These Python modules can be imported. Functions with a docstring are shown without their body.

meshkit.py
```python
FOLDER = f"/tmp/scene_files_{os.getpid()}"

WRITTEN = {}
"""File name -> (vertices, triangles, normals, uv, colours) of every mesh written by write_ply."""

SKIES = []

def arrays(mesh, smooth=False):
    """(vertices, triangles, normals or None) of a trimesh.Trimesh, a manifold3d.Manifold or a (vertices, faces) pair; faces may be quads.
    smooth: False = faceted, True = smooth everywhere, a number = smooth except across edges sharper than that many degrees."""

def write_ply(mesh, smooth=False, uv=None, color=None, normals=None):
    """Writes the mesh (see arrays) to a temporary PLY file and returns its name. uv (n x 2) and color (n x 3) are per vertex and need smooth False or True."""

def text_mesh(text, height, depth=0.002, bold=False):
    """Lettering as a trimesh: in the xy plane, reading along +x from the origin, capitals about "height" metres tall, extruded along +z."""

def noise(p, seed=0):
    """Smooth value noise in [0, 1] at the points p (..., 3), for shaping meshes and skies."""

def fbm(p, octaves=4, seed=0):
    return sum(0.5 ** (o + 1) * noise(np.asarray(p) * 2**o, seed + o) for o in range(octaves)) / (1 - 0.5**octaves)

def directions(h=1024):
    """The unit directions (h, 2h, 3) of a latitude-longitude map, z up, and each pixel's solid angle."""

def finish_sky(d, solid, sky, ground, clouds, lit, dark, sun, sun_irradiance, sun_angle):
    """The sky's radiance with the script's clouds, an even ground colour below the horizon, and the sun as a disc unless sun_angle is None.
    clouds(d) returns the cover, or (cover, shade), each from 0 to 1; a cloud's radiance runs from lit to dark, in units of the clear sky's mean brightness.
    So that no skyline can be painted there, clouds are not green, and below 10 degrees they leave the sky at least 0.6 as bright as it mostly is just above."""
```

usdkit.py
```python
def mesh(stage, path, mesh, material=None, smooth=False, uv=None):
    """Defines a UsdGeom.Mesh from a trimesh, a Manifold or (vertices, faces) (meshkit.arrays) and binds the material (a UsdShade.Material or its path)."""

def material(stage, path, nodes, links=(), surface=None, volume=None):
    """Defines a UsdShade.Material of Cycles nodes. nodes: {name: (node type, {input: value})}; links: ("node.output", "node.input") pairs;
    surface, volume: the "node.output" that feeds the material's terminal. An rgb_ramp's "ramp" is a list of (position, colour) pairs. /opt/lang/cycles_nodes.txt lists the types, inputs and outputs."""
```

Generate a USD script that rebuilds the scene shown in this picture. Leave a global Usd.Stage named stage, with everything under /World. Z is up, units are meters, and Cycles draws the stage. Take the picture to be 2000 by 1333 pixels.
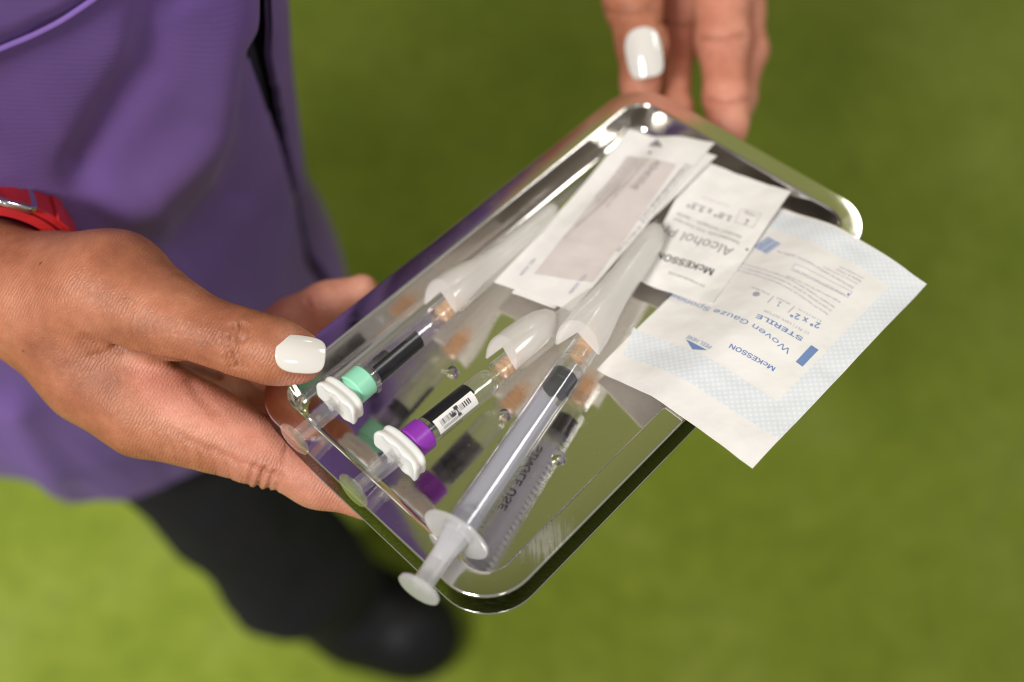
import math, random
import numpy as np, trimesh, usdkit, meshkit
from pxr import Usd, UsdGeom, UsdLux, UsdShade, Gf, Sdf, Vt
from scipy import ndimage

random.seed(7); rng = np.random.default_rng(7)
stage = Usd.Stage.CreateInMemory()
UsdGeom.SetStageUpAxis(stage, 'Z'); UsdGeom.SetStageMetersPerUnit(stage, 1.0)
UsdGeom.Xform.Define(stage, '/World'); UsdGeom.Scope.Define(stage, '/World/Looks')
norm = lambda a: np.asarray(a, float) / np.linalg.norm(a)

# ------------------------------------------------------------------ camera
FPX, CX, CY, CAMZ = 2010.7, 1000.0, 666.5, 1.2          # focal length in photograph pixels
up = norm([.07, -.30, -.95])                             # gravity as the camera sees it
xw = norm(np.array([1, 0, 0]) - up[0] * up); yw = np.cross(up, xw)
W = np.stack([xw, yw, up]); CAM = np.array([0, 0, CAMZ])
cam = UsdGeom.Camera.Define(stage, '/World/camera')
cam.CreateHorizontalApertureAttr(36.0); cam.CreateVerticalApertureAttr(24.0)
cam.CreateFocalLengthAttr(36.0 * FPX / 2000)
cam.CreateFStopAttr(4.6); cam.CreateFocusDistanceAttr(0.283)
cam.CreateClippingRangeAttr(Gf.Vec2f(0.02, 50))
cam.CreateExposureAttr(0.0)
R_, U_, B_ = W @ [1, 0, 0], W @ [0, -1, 0], W @ [0, 0, -1]
cam.AddTransformOp().Set(Gf.Matrix4d(*[float(v) for v in (*R_, 0, *U_, 0, *B_, 0, *CAM, 1)]))

# ------------------------------------------------------------------ light
def rect_light(name, pos, target, w, h, inten, color, cone=None):
    l = UsdLux.RectLight.Define(stage, '/World/' + name)
    l.CreateWidthAttr(w); l.CreateHeightAttr(h); l.CreateIntensityAttr(inten); l.CreateColorAttr(Gf.Vec3f(*color))
    z = norm(np.asarray(pos, float) - target); x = norm(np.cross([0.01, 1, 0], z)); y = np.cross(z, x)
    l.AddTransformOp().Set(Gf.Matrix4d(*[float(v) for v in (*x, 0, *y, 0, *z, 0, *pos, 1)]))
    return l
rect_light('ceiling_lamp', (-0.75, -0.50, 2.3), (-.1, .1, .6), .38, .38, 66, (1, .965, .92))
rect_light('ceiling_lamp_001', (1.22, 0.63, 2.12), (.03, .2, .9), .42, .42, 12, (1, .965, .92))
rect_light('ceiling_lamp_002', (0.35, -1.1, 2.5), (.1, .1, .8), .3, .3, 8, (1, .965, .92))
rect_light('wall_lamp', (.48, 1.32, 1.66), (.2, .2, .9), .10, .10, 12, (1, .96, .9))
def spot(name, pos, target, radius, inten, color, angle, soft):
    l = UsdLux.SphereLight.Define(stage, '/World/' + name); l.CreateRadiusAttr(radius); l.CreateIntensityAttr(inten); l.CreateColorAttr(Gf.Vec3f(*color))
    sh = UsdLux.ShapingAPI.Apply(l.GetPrim()); sh.CreateShapingConeAngleAttr(angle); sh.CreateShapingConeSoftnessAttr(soft)
    z = norm(np.asarray(pos, float) - target); x = norm(np.cross([0.01, 1, 0], z)); y = np.cross(z, x)
    l.AddTransformOp().Set(Gf.Matrix4d(*[float(v) for v in (*x, 0, *y, 0, *z, 0, *pos, 1)]))
spot('added_floor_spot', (-.85, -.15, 2.4), (-.42, .0, 0), .04, 2600, (.97, .98, 1.12), 11, .9)  # added spot, placed to make the bright pool on the lower left floor
dome = UsdLux.DomeLight.Define(stage, '/World/room_light')
usdkit.material(stage, '/World/Looks/room_ambient', {'b': ('background_shader', {'color': (1, .965, .93), 'strength': .33})}, [], surface='b.background')
UsdShade.MaterialBindingAPI.Apply(dome.GetPrim()).Bind(UsdShade.Material.Get(stage, '/World/Looks/room_ambient'))

# ------------------------------------------------------------------ the tray's own frame
t0 = np.array([-0.07793767, 0.01474296, 0.29792637])
e1 = np.array([0.7173231, 0.54592424, -0.43291374]); e2 = np.array([0.69426993, -0.61233862, 0.37819396]); en = np.array([-0.05862455, -0.57184625, -0.81826342])
TO, TX, TY, TN = CAM + W @ t0, W @ e1, W @ e2, W @ en
TL, TW_ = 175.4, 100.0                                   # tray length and width, mm
WORN = (96.0 - 50) / 1000 * TX + (26 - TL / 2) / 1000 * TY + .0116 * TN

# ------------------------------------------------------------------ materials
MATS = {}
def mat(name, nodes, links=(), surface='p.BSDF'):
    MATS[name] = usdkit.material(stage, '/World/Looks/' + name, nodes, list(links), surface=surface); return MATS[name]
def plain(name, col, rough=.5, bump=0, bscale=800, bdist=.0002, var=0.0, vscale=60, **kw):
    n = {'p': ('principled_bsdf', dict(base_color=col, roughness=rough, **kw)), 'tc': ('texture_coordinate', {})}; l = []
    if var:
        n['nz'] = ('noise_texture', {'scale': vscale, 'detail': 4}); l.append(('tc.object', 'nz.vector'))
        n['rp'] = ('rgb_ramp', {'ramp': [(.3, tuple(c * (1 - var) for c in col)), (.7, tuple(min(1, c * (1 + var)) for c in col))]})
        l += [('nz.fac', 'rp.fac'), ('rp.color', 'p.base_color')]
    if bump:
        n['bn'] = ('noise_texture', {'scale': bscale, 'detail': 3}); n['bp'] = ('bump', {'strength': bump, 'distance': bdist})
        l += [('tc.object', 'bn.vector'), ('bn.fac', 'bp.height'), ('bp.normal', 'p.normal')]
    return mat(name, n, l)

def clear_like(name, body, clear, gloss=.04, tint=(1, 1, 1), translucent=.5, edge=(3.2, .55)):
    """thin clear plastic: see-through, milky body, glossy by fresnel"""
    n = {'t': ('transparent_bsdf', {'color': tint}), 'd': ('diffuse_bsdf', {'color': body}), 'r': ('translucent_bsdf', {'color': body}),
         'm1': ('mix_closure', {'fac': translucent}), 'm2': ('mix_closure', {'fac': clear}), 'g': ('glossy_bsdf', {'color': (1, 1, 1), 'roughness': gloss}),
         'f': ('layer_weight', {'blend': .5}), 'fp': ('math', {'math_type': 'power', 'value2': edge[0]}), 'fs': ('math', {'math_type': 'multiply_add', 'value2': edge[1], 'value3': .045}), 'm3': ('mix_closure', {})}
    l = [('d.BSDF', 'm1.closure1'), ('r.BSDF', 'm1.closure2'), ('m1.closure', 'm2.closure1'), ('t.BSDF', 'm2.closure2'),
         ('m2.closure', 'm3.closure1'), ('g.BSDF', 'm3.closure2'), ('f.facing', 'fp.value1'), ('fp.value', 'fs.value1'), ('fs.value', 'm3.fac')]
    return mat(name, n, l, 'm3.closure')

from scipy.spatial.transform import Rotation
ax_ = norm(W @ [.86, .5, .1]); z_ = norm(np.cross(ax_, [0, 1, 0])); SKIN_ROT = tuple(float(v) for v in Rotation.from_matrix(np.stack([ax_, np.cross(z_, ax_), z_])).as_euler('xyz'))
def skin_material():
    n = {'tc': ('texture_coordinate', {}), 'at': ('attribute', {'attribute': 'palm'}), 'ad': ('attribute', {'attribute': 'dark'}),
         'n1': ('noise_texture', {'scale': 45, 'detail': 7, 'roughness': .68}), 'n2': ('noise_texture', {'scale': 260, 'detail': 3}),
         'r1': ('rgb_ramp', {'ramp': [(.28, (.275, .092, .045)), (.5, (.40, .150, .075)), (.74, (.52, .222, .125))]}),
         'r2': ('rgb_ramp', {'ramp': [(.28, (.55, .20, .135)), (.5, (.66, .275, .19)), (.74, (.76, .36, .265))]}),
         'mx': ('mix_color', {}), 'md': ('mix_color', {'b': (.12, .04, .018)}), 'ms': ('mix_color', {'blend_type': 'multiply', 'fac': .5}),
         'r3': ('rgb_ramp', {'ramp': [(.3, (.86, .83, .8)), (.7, (1.1, 1.08, 1.06))]}),
         'v': ('voronoi_texture', {'scale': 900, 'feature': 'distance_to_edge'}), 'mp': ('mapping', {'rotation': SKIN_ROT}),
         'nb': ('noise_texture', {'scale': 1500, 'detail': 2}), 'wv': ('wave_texture', {'scale': 330, 'distortion': 6, 'detail': 4, 'detail_scale': 1.6}),
         'a1': ('math', {'math_type': 'multiply', 'value2': .5}), 'a2': ('math', {'math_type': 'add'}), 'b': ('bump', {'strength': .45, 'distance': .0004}),
         'p': ('principled_bsdf', {'roughness': .48, 'subsurface_weight': .25, 'subsurface_scale': .004, 'subsurface_radius': (1, .35, .18), 'specular_ior_level': .45})}
    l = [('tc.object', 'n1.vector'), ('tc.object', 'n2.vector'), ('n1.fac', 'r1.fac'), ('n1.fac', 'r2.fac'), ('r1.color', 'mx.a'), ('r2.color', 'mx.b'), ('at.fac', 'mx.fac'),
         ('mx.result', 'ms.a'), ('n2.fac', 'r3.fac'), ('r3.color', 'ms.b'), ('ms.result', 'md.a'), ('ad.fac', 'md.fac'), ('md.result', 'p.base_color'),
         ('tc.object', 'mp.vector'), ('mp.vector', 'wv.vector'), ('tc.object', 'nb.vector'), ('wv.fac', 'a1.value1'), ('a1.value', 'a2.value1'), ('nb.fac', 'a2.value2'), ('a2.value', 'b.height'), ('b.normal', 'p.normal')]
    n.pop('v')
    return mat('skin', n, l)
skin_material()
plain('nail_polish', (.71, .68, .63), .12, coat_weight=.6, coat_roughness=.04)
def steel(name, rough, scr):
    n = {'tc': ('texture_coordinate', {}), 'm': ('mapping', {'scale': (40, 900, 40), 'rotation': (0, 0, .5)}), 'n': ('noise_texture', {'scale': 4, 'detail': 3}),
         'n2': ('noise_texture', {'scale': 70, 'detail': 7, 'roughness': .65}), 'rp': ('rgb_ramp', {'ramp': [(.45, (rough,) * 3), (.75, (rough + scr,) * 3)]}), 'b': ('bump', {'strength': .14, 'distance': .00005}),
         'vo': ('voronoi_texture', {'scale': 420}), 'vr': ('rgb_ramp', {'ramp': [(.0, (.5,) * 3), (.09, (.5,) * 3), (.13, (0, 0, 0))]}), 'ad': ('mix_color', {'blend_type': 'add', 'fac': .25}),
         'p': ('principled_bsdf', {'base_color': (.80, .77, .73), 'metallic': 1})}
    l = [('tc.object', 'm.vector'), ('m.vector', 'n.vector'), ('n.fac', 'b.height'), ('b.normal', 'p.normal'), ('tc.object', 'n2.vector'), ('n2.fac', 'rp.fac'),
         ('tc.object', 'vo.vector'), ('vo.distance', 'vr.fac'), ('rp.color', 'ad.a'), ('vr.color', 'ad.b'), ('ad.result', 'p.roughness')]
    n |= {'wd': ('mapping', {'location': tuple(float(-c) for c in WORN)}), 'wl': ('math', {'math_type': 'multiply', 'value2': 1.0}), 'vl': ('gradient_texture', {'gradient_type': 'spherical'}), 'ws': ('mapping', {'scale': (72, 72, 72)}),
          'st': ('noise_texture', {'scale': 4, 'detail': 4}), 'sm': ('mapping', {'scale': (420, 40, 40), 'rotation': (0, 0, .25)}), 'wm': ('math', {'math_type': 'multiply'}), 'wr': ('rgb_ramp', {'ramp': [(.12, (0, 0, 0)), (.42, (.30,) * 3)]}),
          'a2': ('mix_color', {'blend_type': 'add', 'fac': 1.0})}
    l = [q for q in l if q[1] != 'p.roughness'] + [('tc.object', 'wd.vector'), ('wd.vector', 'ws.vector'), ('ws.vector', 'vl.vector'), ('tc.object', 'sm.vector'), ('sm.vector', 'st.vector'), ('vl.fac', 'wm.value1'), ('st.fac', 'wm.value2'),
          ('wm.value', 'wr.fac'), ('ad.result', 'a2.a'), ('wr.color', 'a2.b'), ('a2.result', 'p.roughness')]
    return mat(name, n, l)
steel('tray_steel', .065, .15)
plain('buckle_steel', (.75, .72, .68), .15, metallic=1)
mat('blob', {'p': ('principled_bsdf', {'base_color': (1, 1, 1), 'roughness': .0, 'ior': 1.36, 'transmission_weight': 1.0})})
n_ = dict(base_color=(.055, .055, .06), metallic=1)
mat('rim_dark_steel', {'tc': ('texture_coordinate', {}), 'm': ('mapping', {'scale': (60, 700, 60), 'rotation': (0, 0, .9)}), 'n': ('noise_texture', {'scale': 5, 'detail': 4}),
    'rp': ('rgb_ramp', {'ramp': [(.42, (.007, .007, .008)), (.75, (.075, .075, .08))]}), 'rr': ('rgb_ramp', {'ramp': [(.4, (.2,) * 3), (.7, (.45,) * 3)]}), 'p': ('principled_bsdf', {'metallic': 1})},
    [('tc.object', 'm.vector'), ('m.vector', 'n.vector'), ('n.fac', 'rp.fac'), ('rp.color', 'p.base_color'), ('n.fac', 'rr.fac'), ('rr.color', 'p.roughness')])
clear_like('clear_plastic', (.9, .9, .92), .965, .03, edge=(2.6, .7))
clear_like('clear_rod', (.9, .9, .92), .95, .03, edge=(2.2, .8))
clear_like('frosted_plastic', (.80, .80, .86), .945, .05, tint=(.97, .97, 1))
clear_like('frosted_rod', (.86, .86, .88), .50, .12)
clear_like('milky_shield', (.97, .95, .93), .52, .16)
clear_like('needle_hub_orange', (1, .74, .48), .35, .08, tint=(1, .9, .8))
plain('white_plastic', (.78, .76, .73), .3, subsurface_weight=.15, subsurface_scale=.002)
plain('teal_plastic', (.30, .72, .50), .35)
plain('purple_plastic', (.27, .035, .42), .3)
plain('black_rubber', (.010, .010, .013), .4, specular_ior_level=.3)
plain('black_film', (.012, .012, .016), .25)
plain('label_white', (.82, .80, .78), .45)
plain('print_black', (.04, .04, .045), .6)
plain('print_grey', (.24, .22, .23), .6)
plain('print_lilac_grey', (.36, .34, .42), .6)
plain('print_blue', (.15, .24, .46), .6)
plain('print_faint', (.45, .41, .41), .6)
plain('panel_pink', (.63, .565, .54), .55, bump=.1, bscale=1500, var=.03, vscale=200)
plain('paper_white', (.78, .755, .73), .55, bump=.4, bscale=240, bdist=.0005, var=.02, vscale=150)
def dotted_border():
    n = {'uv': ('uvmap', {'attribute': 'st'}), 's': ('separate_xyz', {}), 'p': ('principled_bsdf', {'roughness': .55}),
         'xa': ('math', {'math_type': 'multiply', 'value2': 2 * math.pi / 2.1}), 'ya': ('math', {'math_type': 'multiply', 'value2': 2 * math.pi / 2.1}),
         'sx': ('math', {'math_type': 'sine'}), 'sy': ('math', {'math_type': 'sine'}), 'm': ('math', {'math_type': 'multiply'}), 'h': ('math', {'math_type': 'multiply_add', 'value2': .5, 'value3': .5}),
         'rp': ('rgb_ramp', {'ramp': [(.40, (.66, .71, .76)), (.62, (.71, .74, .77)), (.82, (.79, .775, .765))]})}
    l = [('uv.UV', 's.vector'), ('s.x', 'xa.value1'), ('s.y', 'ya.value1'), ('xa.value', 'sx.value1'), ('ya.value', 'sy.value1'), ('sx.value', 'm.value1'), ('sy.value', 'm.value2'),
         ('m.value', 'h.value1'), ('h.value', 'rp.fac'), ('rp.color', 'p.base_color')]
    return mat('printed_dots', n, l)
dotted_border()
def fabric(name, c1, c2, rough=.8, sheen=.3):
    n = {'tc': ('texture_coordinate', {}), 'n': ('noise_texture', {'scale': 9, 'detail': 3}), 'rp': ('rgb_ramp', {'ramp': [(.3, c1), (.7, c2)]}),
         'm1': ('mapping', {'rotation': (.0, .6, .7)}), 'w1': ('wave_texture', {'scale': 320, 'distortion': .3}), 'nz': ('noise_texture', {'scale': 1100, 'detail': 2}),
         'ad': ('math', {'math_type': 'add'}), 'b': ('bump', {'strength': .07, 'distance': .0003}),
         'p': ('principled_bsdf', {'roughness': rough, 'sheen_weight': sheen, 'sheen_roughness': .4, 'specular_ior_level': .25})}
    l = [('tc.object', 'n.vector'), ('n.fac', 'rp.fac'), ('rp.color', 'p.base_color'), ('tc.object', 'm1.vector'), ('m1.vector', 'w1.vector'), ('tc.object', 'nz.vector'),
         ('w1.fac', 'ad.value1'), ('nz.fac', 'ad.value2'), ('ad.value', 'b.height'), ('b.normal', 'p.normal')]
    return mat(name, n, l)
fabric('tunic_fabric', (.165, .088, .335), (.235, .138, .42), .85, .05)
fabric('vent_shade_fabric', (.014, .010, .030), (.020, .013, .040), .9, .0)  # near-black navy, carries the shade of the vent gap in its colour
fabric('trouser_fabric', (.010, .010, .012), (.015, .014, .018), .95, .0)
plain('shoe_rubber', (.006, .006, .007), .5, specular_ior_level=.25)
plain('strap_red', (.50, .018, .022), .45, bump=.1, bscale=900)
plain('wall_paint', (.33, .37, .12), .8)
def carpet():
    n = {'tc': ('texture_coordinate', {}), 'n1': ('noise_texture', {'scale': 5, 'detail': 6, 'roughness': .6}), 'n2': ('noise_texture', {'scale': 38, 'detail': 6, 'roughness': .7}), 'n3': ('noise_texture', {'scale': 420, 'detail': 3}),
         'r1': ('rgb_ramp', {'ramp': [(.3, (.175, .232, .021)), (.5, (.212, .268, .026)), (.7, (.255, .305, .048))]}), 'r2': ('rgb_ramp', {'ramp': [(.3, (.80, .82, .78)), (.5, (1, 1, 1)), (.7, (1.17, 1.15, 1.17))]}),
         'm': ('mix_color', {'blend_type': 'multiply', 'fac': 1.0}), 'b': ('bump', {'strength': .8, 'distance': .004}), 'p': ('principled_bsdf', {'roughness': .95, 'specular_ior_level': .1, 'sheen_weight': .15})}
    l = [('tc.object', 'n1.vector'), ('tc.object', 'n2.vector'), ('tc.object', 'n3.vector'), ('n1.fac', 'r1.fac'), ('n2.fac', 'r2.fac'), ('r1.color', 'm.a'), ('r2.color', 'm.b'), ('m.result', 'p.base_color'),
         ('n3.fac', 'b.height'), ('b.normal', 'p.normal')]
    return mat('carpet_green', n, l)
carpet()

# ------------------------------------------------------------------ frames and helpers
def tray(p):                                             # tray mm -> world m
    p = np.atleast_2d(np.asarray(p, float)); return TO + (p[:, :1] * TX + p[:, 1:2] * TY + p[:, 2:3] * TN) / 1000
def ray(px, py): return np.array([(px - CX) / FPX, (py - CY) / FPX, 1.0])
def at(px, py, d): return CAM + W @ (ray(px, py) * d)     # a point at a given distance along the optical axis
def ground(px, py, z): r = W @ ray(px, py); return CAM + r * (z - CAMZ) / r[2]
def on_tray(px, py, h=0.0):
    """tray XY under a sight line, at height h mm (a number or a function of x, y) above the rim"""
    hh = h(50, 80) if callable(h) else h
    for _ in range(12 if callable(h) else 1):
        d = ray(px, py); o = t0 + en * hh / 1000; k = (o @ en) / (d @ en); p = (d * k - t0) * 1000
        x, y = p @ e1, p @ e2
        if callable(h): hh = .5 * hh + .5 * h(x, y)
    return np.array([x, y, hh])

def setdata(prim, **kw):
    for k, v in kw.items():
        if v: prim.SetCustomDataByKey(k, v)
COUNT = {}
def numbered(path):
    n = COUNT.get(path, 0); COUNT[path] = n + 1
    return path if n == 0 else f'{path}_{n:03d}'
class Thing:
    def __init__(s, name, label, cat, base, group=None):
        s.base = np.asarray(base, float); s.path = numbered('/World/' + name)
        x = UsdGeom.Xform.Define(stage, s.path); x.AddTranslateOp().Set(Gf.Vec3d(*map(float, s.base)))
        setdata(x.GetPrim(), label=label, category=cat, group=group)
    def part(s, name, mesh, material, parent=None, smooth=40, uv=None, label=None, kind=None, primvars=None):
        v, f = (mesh.vertices, mesh.faces) if hasattr(mesh, 'faces') else mesh
        path = numbered((parent or s.path) + '/' + name)
        m = usdkit.mesh(stage, path, (np.asarray(v, float) - s.base, f), MATS[material], smooth=smooth, uv=uv)
        for k, val in (primvars or {}).items():
            UsdGeom.PrimvarsAPI(m).CreatePrimvar(k, Sdf.ValueTypeNames.FloatArray, 'vertex').Set(Vt.FloatArray.FromNumpy(np.asarray(val, np.float32)))
        setdata(m.GetPrim(), label=label, kind=kind)
        return path
def structure(name, mesh, material):
    v, f = (mesh.vertices, mesh.faces) if hasattr(mesh, 'faces') else mesh
    m = usdkit.mesh(stage, '/World/' + name, (v, f), MATS[material]); setdata(m.GetPrim(), kind='structure', label=None)
    return m
def cat(*ms):
    vs, fs, n = [], [], 0
    for m in ms:
        v, f = (m.vertices, m.faces) if hasattr(m, 'faces') else m
        f = np.asarray(f)
        if f.shape[1] == 4: f = np.vstack([f[:, [0, 1, 2]], f[:, [0, 2, 3]]])
        vs.append(np.asarray(v, float)); fs.append(f + n); n += len(v)
    return np.vstack(vs), np.vstack(fs)
def loft(rings, close=True, cap0=False, cap1=False):
    """rings: (k, n, 3) -> quads, as triangles"""
    r = np.asarray(rings, float); k, n = r.shape[:2]; v = r.reshape(-1, 3); f = []
    i = np.arange(k - 1)[:, None]; j = np.arange(n if close else n - 1)[None]; j2 = (j + 1) % n
    a, b, c, d = i * n + j, i * n + j2, (i + 1) * n + j2, (i + 1) * n + j
    f = np.concatenate([np.stack([a, b, c], -1).reshape(-1, 3), np.stack([a, c, d], -1).reshape(-1, 3)])
    for on, k0, flip in ((cap0, 0, 1), (cap1, k - 1, 0)):
        if on:
            c0 = len(v); v = np.vstack([v, r[k0].mean(0)]); jj = np.arange(n); q = np.stack([k0 * n + jj, k0 * n + (jj + 1) % n, np.full(n, c0)], -1)
            f = np.vstack([f, q[:, ::-1] if flip else q])
    return v, f

# ------------------------------------------------------------------ setting
def floor_mesh():
    g = trimesh.creation.box((9, 9, .02)); g.apply_translation((0.3, 0.5, -.01)); return g
structure('floor', floor_mesh(), 'carpet_green')
wm = trimesh.creation.box((7, .1, 3.2)); wm.apply_translation((.3, 1.5, 1.602))
structure('wall', wm, 'wall_paint')

# ------------------------------------------------------------------ tray
def rrect(x0, y0, x1, y1, r, n=12):
    pts = []
    for cx, cy, a0 in ((x1 - r, y0 + r, -90), (x1 - r, y1 - r, 0), (x0 + r, y1 - r, 90), (x0 + r, y0 + r, 180)):
        for k in range(n + 1):
            a = math.radians(a0 + 90 * k / n); pts.append((cx + r * math.cos(a), cy + r * math.sin(a)))
    return np.array(pts)
DEPTH = 10.5
def tray_ring(o, z, r0=15.0):
    p = rrect(o, o, TW_ - o, TL - o, max(r0 - o, 1.2)); return np.column_stack([p, np.full(len(p), z)])
def build_tray():
    prof = [(.35, -7.6), (.25, -7.2), (.1, -3.2), (0, -.6)]                                   # turned-down skirt
    prof += [(.55 - .55 * math.cos(a), -.55 + .6 * math.sin(a)) for a in np.linspace(.1, math.pi / 2, 5)]
    prof += [(3, .06), (6.4, .05)]
    prof += [(6.4 + .8 * math.sin(a), -.8 + .8 * math.cos(a)) for a in np.linspace(.15, 1.4, 5)]
    prof += [(7.5, -4), (8.0, -DEPTH + 3.2)]
    prof += [(10.8 - 2.8 * math.cos(a), -DEPTH + 2.8 - 2.8 * math.sin(a)) for a in np.linspace(.15, math.pi / 2, 7)]
    outer = prof + [(20, -DEPTH - .05), (34, -DEPTH - .1), (48, -DEPTH - .1)]
    inner = [(o, z - .9) if o > 5 else (o + .8, z - .5) for o, z in outer[::-1]]
    rings = [tray_ring(o, z) for o, z in outer[3:]]
    skirt = [tray_ring(o, z) for o, z in [(.1, -9.2), (-.5, -9.4), (-.85, -9.3), (-.9, -8.9), (-.65, -6), (-.3, -2.5), (0, -.6)]]
    bead = [tray_ring(o, z) for o, z in [(-.86, -9.0), (-1.05, -9.1), (-1.12, -9.35), (-1.0, -9.6), (-.7, -9.6), (-.6, -9.3)]]
    n = len(rings[0])
    rings2 = [tray_ring(o, z) for o, z in inner if o > .3]
    a = loft(rings); b = loft(rings2)
    # close the floors
    def floor_cap(z, flip):
        ring = tray_ring(48, z); c = np.array([[50, TL / 2, z]]); v = np.vstack([ring, c]); j = np.arange(n)
        f = np.stack([j, (j + 1) % n, np.full(n, n)], -1); return v, f
    lip = loft([rings2[-1], rings[0]])
    v, f = cat(a, b, floor_cap(-DEPTH - .1, 0), floor_cap(-DEPTH - 1.0, 1), lip)
    return (tray(v), f), (lambda m: (tray(m[0]), m[1]))(loft(skirt)), (lambda m: (tray(m[0]), m[1]))(loft(bead))
TRAY = Thing('instrument_tray', 'small polished steel instrument tray held between the two hands', 'tray', tray([50, TL / 2, -DEPTH - 1])[0])
BASIN, SKIRT, BEAD = build_tray()
TRAY.part('rim_bead', BEAD, 'buckle_steel', smooth=60)
TRAY.part('basin', BASIN, 'tray_steel', smooth=35)
TRAY.part('rim_edge', SKIRT, 'rim_dark_steel', smooth=35, label='dark brushed turned-down edge of the rim')
dv, df = trimesh.creation.cylinder(.55, .3, sections=20).vertices, trimesh.creation.cylinder(.55, .3, sections=20).faces
dv = dv[:, [2, 0, 1]]
TRAY.part('rim_rivet', (tray(dv + [100.35, 17.5, -5.3]), df), 'white_plastic', smooth=False)

# ------------------------------------------------------------------ syringes
class Axis:
    """local syringe frame: s along the axis (mm) from finger flange to needle, a to the tray's right, b away from the tray floor"""
    def __init__(s, A, B):
        s.A = np.asarray(A, float); s.d = norm(np.asarray(B, float) - A); s.r = norm(np.cross(s.d, [0, 0, 1])); s.u = np.cross(s.r, s.d)
    def w(s, p):
        p = np.atleast_2d(np.asarray(p, float)); return tray(s.A + p[:, :1] * s.r + p[:, 1:2] * s.u + p[:, 2:3] * s.d)
    def revolve(s, prof, n=40, cap0=False, cap1=False):     # prof: (s, radius)
        th = np.linspace(0, 2 * np.pi, n, endpoint=False)
        rings = [np.stack([r * np.cos(th), r * np.sin(th), np.full(n, z)], -1) for z, r in prof]
        v, f = loft(rings, True, cap0, cap1); return s.w(v), f
    def wrap(s, v2, r):                                    # v2: (x mm round, y mm along, lift) -> on the barrel; x=0 at the top
        a = np.pi / 2 - v2[:, 0] / r; rr = r + v2[:, 2]
        return s.w(np.column_stack([rr * np.cos(a), rr * np.sin(a), v2[:, 1]]))
def grid_patch(x0, y0, x1, y1, nx=10, ny=2, lift=.05):
    gx, gy = np.meshgrid(np.linspace(x0, x1, nx + 1), np.linspace(y0, y1, ny + 1)); v = np.column_stack([gx.ravel(), gy.ravel(), np.full(gx.size, lift)])
    i = np.arange(ny)[:, None] * (nx + 1) + np.arange(nx)[None]; q = np.stack([i, i + 1, i + nx + 2, i + nx + 1], -1).reshape(-1, 4)
    return v, np.vstack([q[:, [0, 1, 2]], q[:, [0, 2, 3]]])
def text2d(txt, h, bold=False):
    m = meshkit.text_mesh(txt, h, .012, bold); return m.vertices.copy(), m.faces
def tube_prof(s0, s1, ro, ri, ch=.25):
    return [(s0, ri), (s0, ro - ch), (s0 + ch, ro), (s1 - ch, ro), (s1, ro - ch), (s1, ri), (s0, ri)]
def cross_rod(ax, s0, s1, w0, w1, t=.9, flare=None):
    """plunger rod of cross section, w half width"""
    out = []
    for k in range(2):
        rings = []
        S = np.linspace(s0, s1, 16)
        for z in S:
            w = w0 + (w1 - w0) * (z - s0) / (s1 - s0) if flare is None else flare(z)
            c = np.array([(-w, -t / 2), (w, -t / 2), (w, t / 2), (-w, t / 2)])
            if k: c = c[:, ::-1] * [1, -1]
            a = math.radians(45); c = c @ np.array([[math.cos(a), -math.sin(a)], [math.sin(a), math.cos(a)]])
            rings.append(np.column_stack([c, np.full(4, z)]))
        v, f = loft(rings, True, True, True); out.append((ax.w(v), f))
    return cat(*out)
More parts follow.
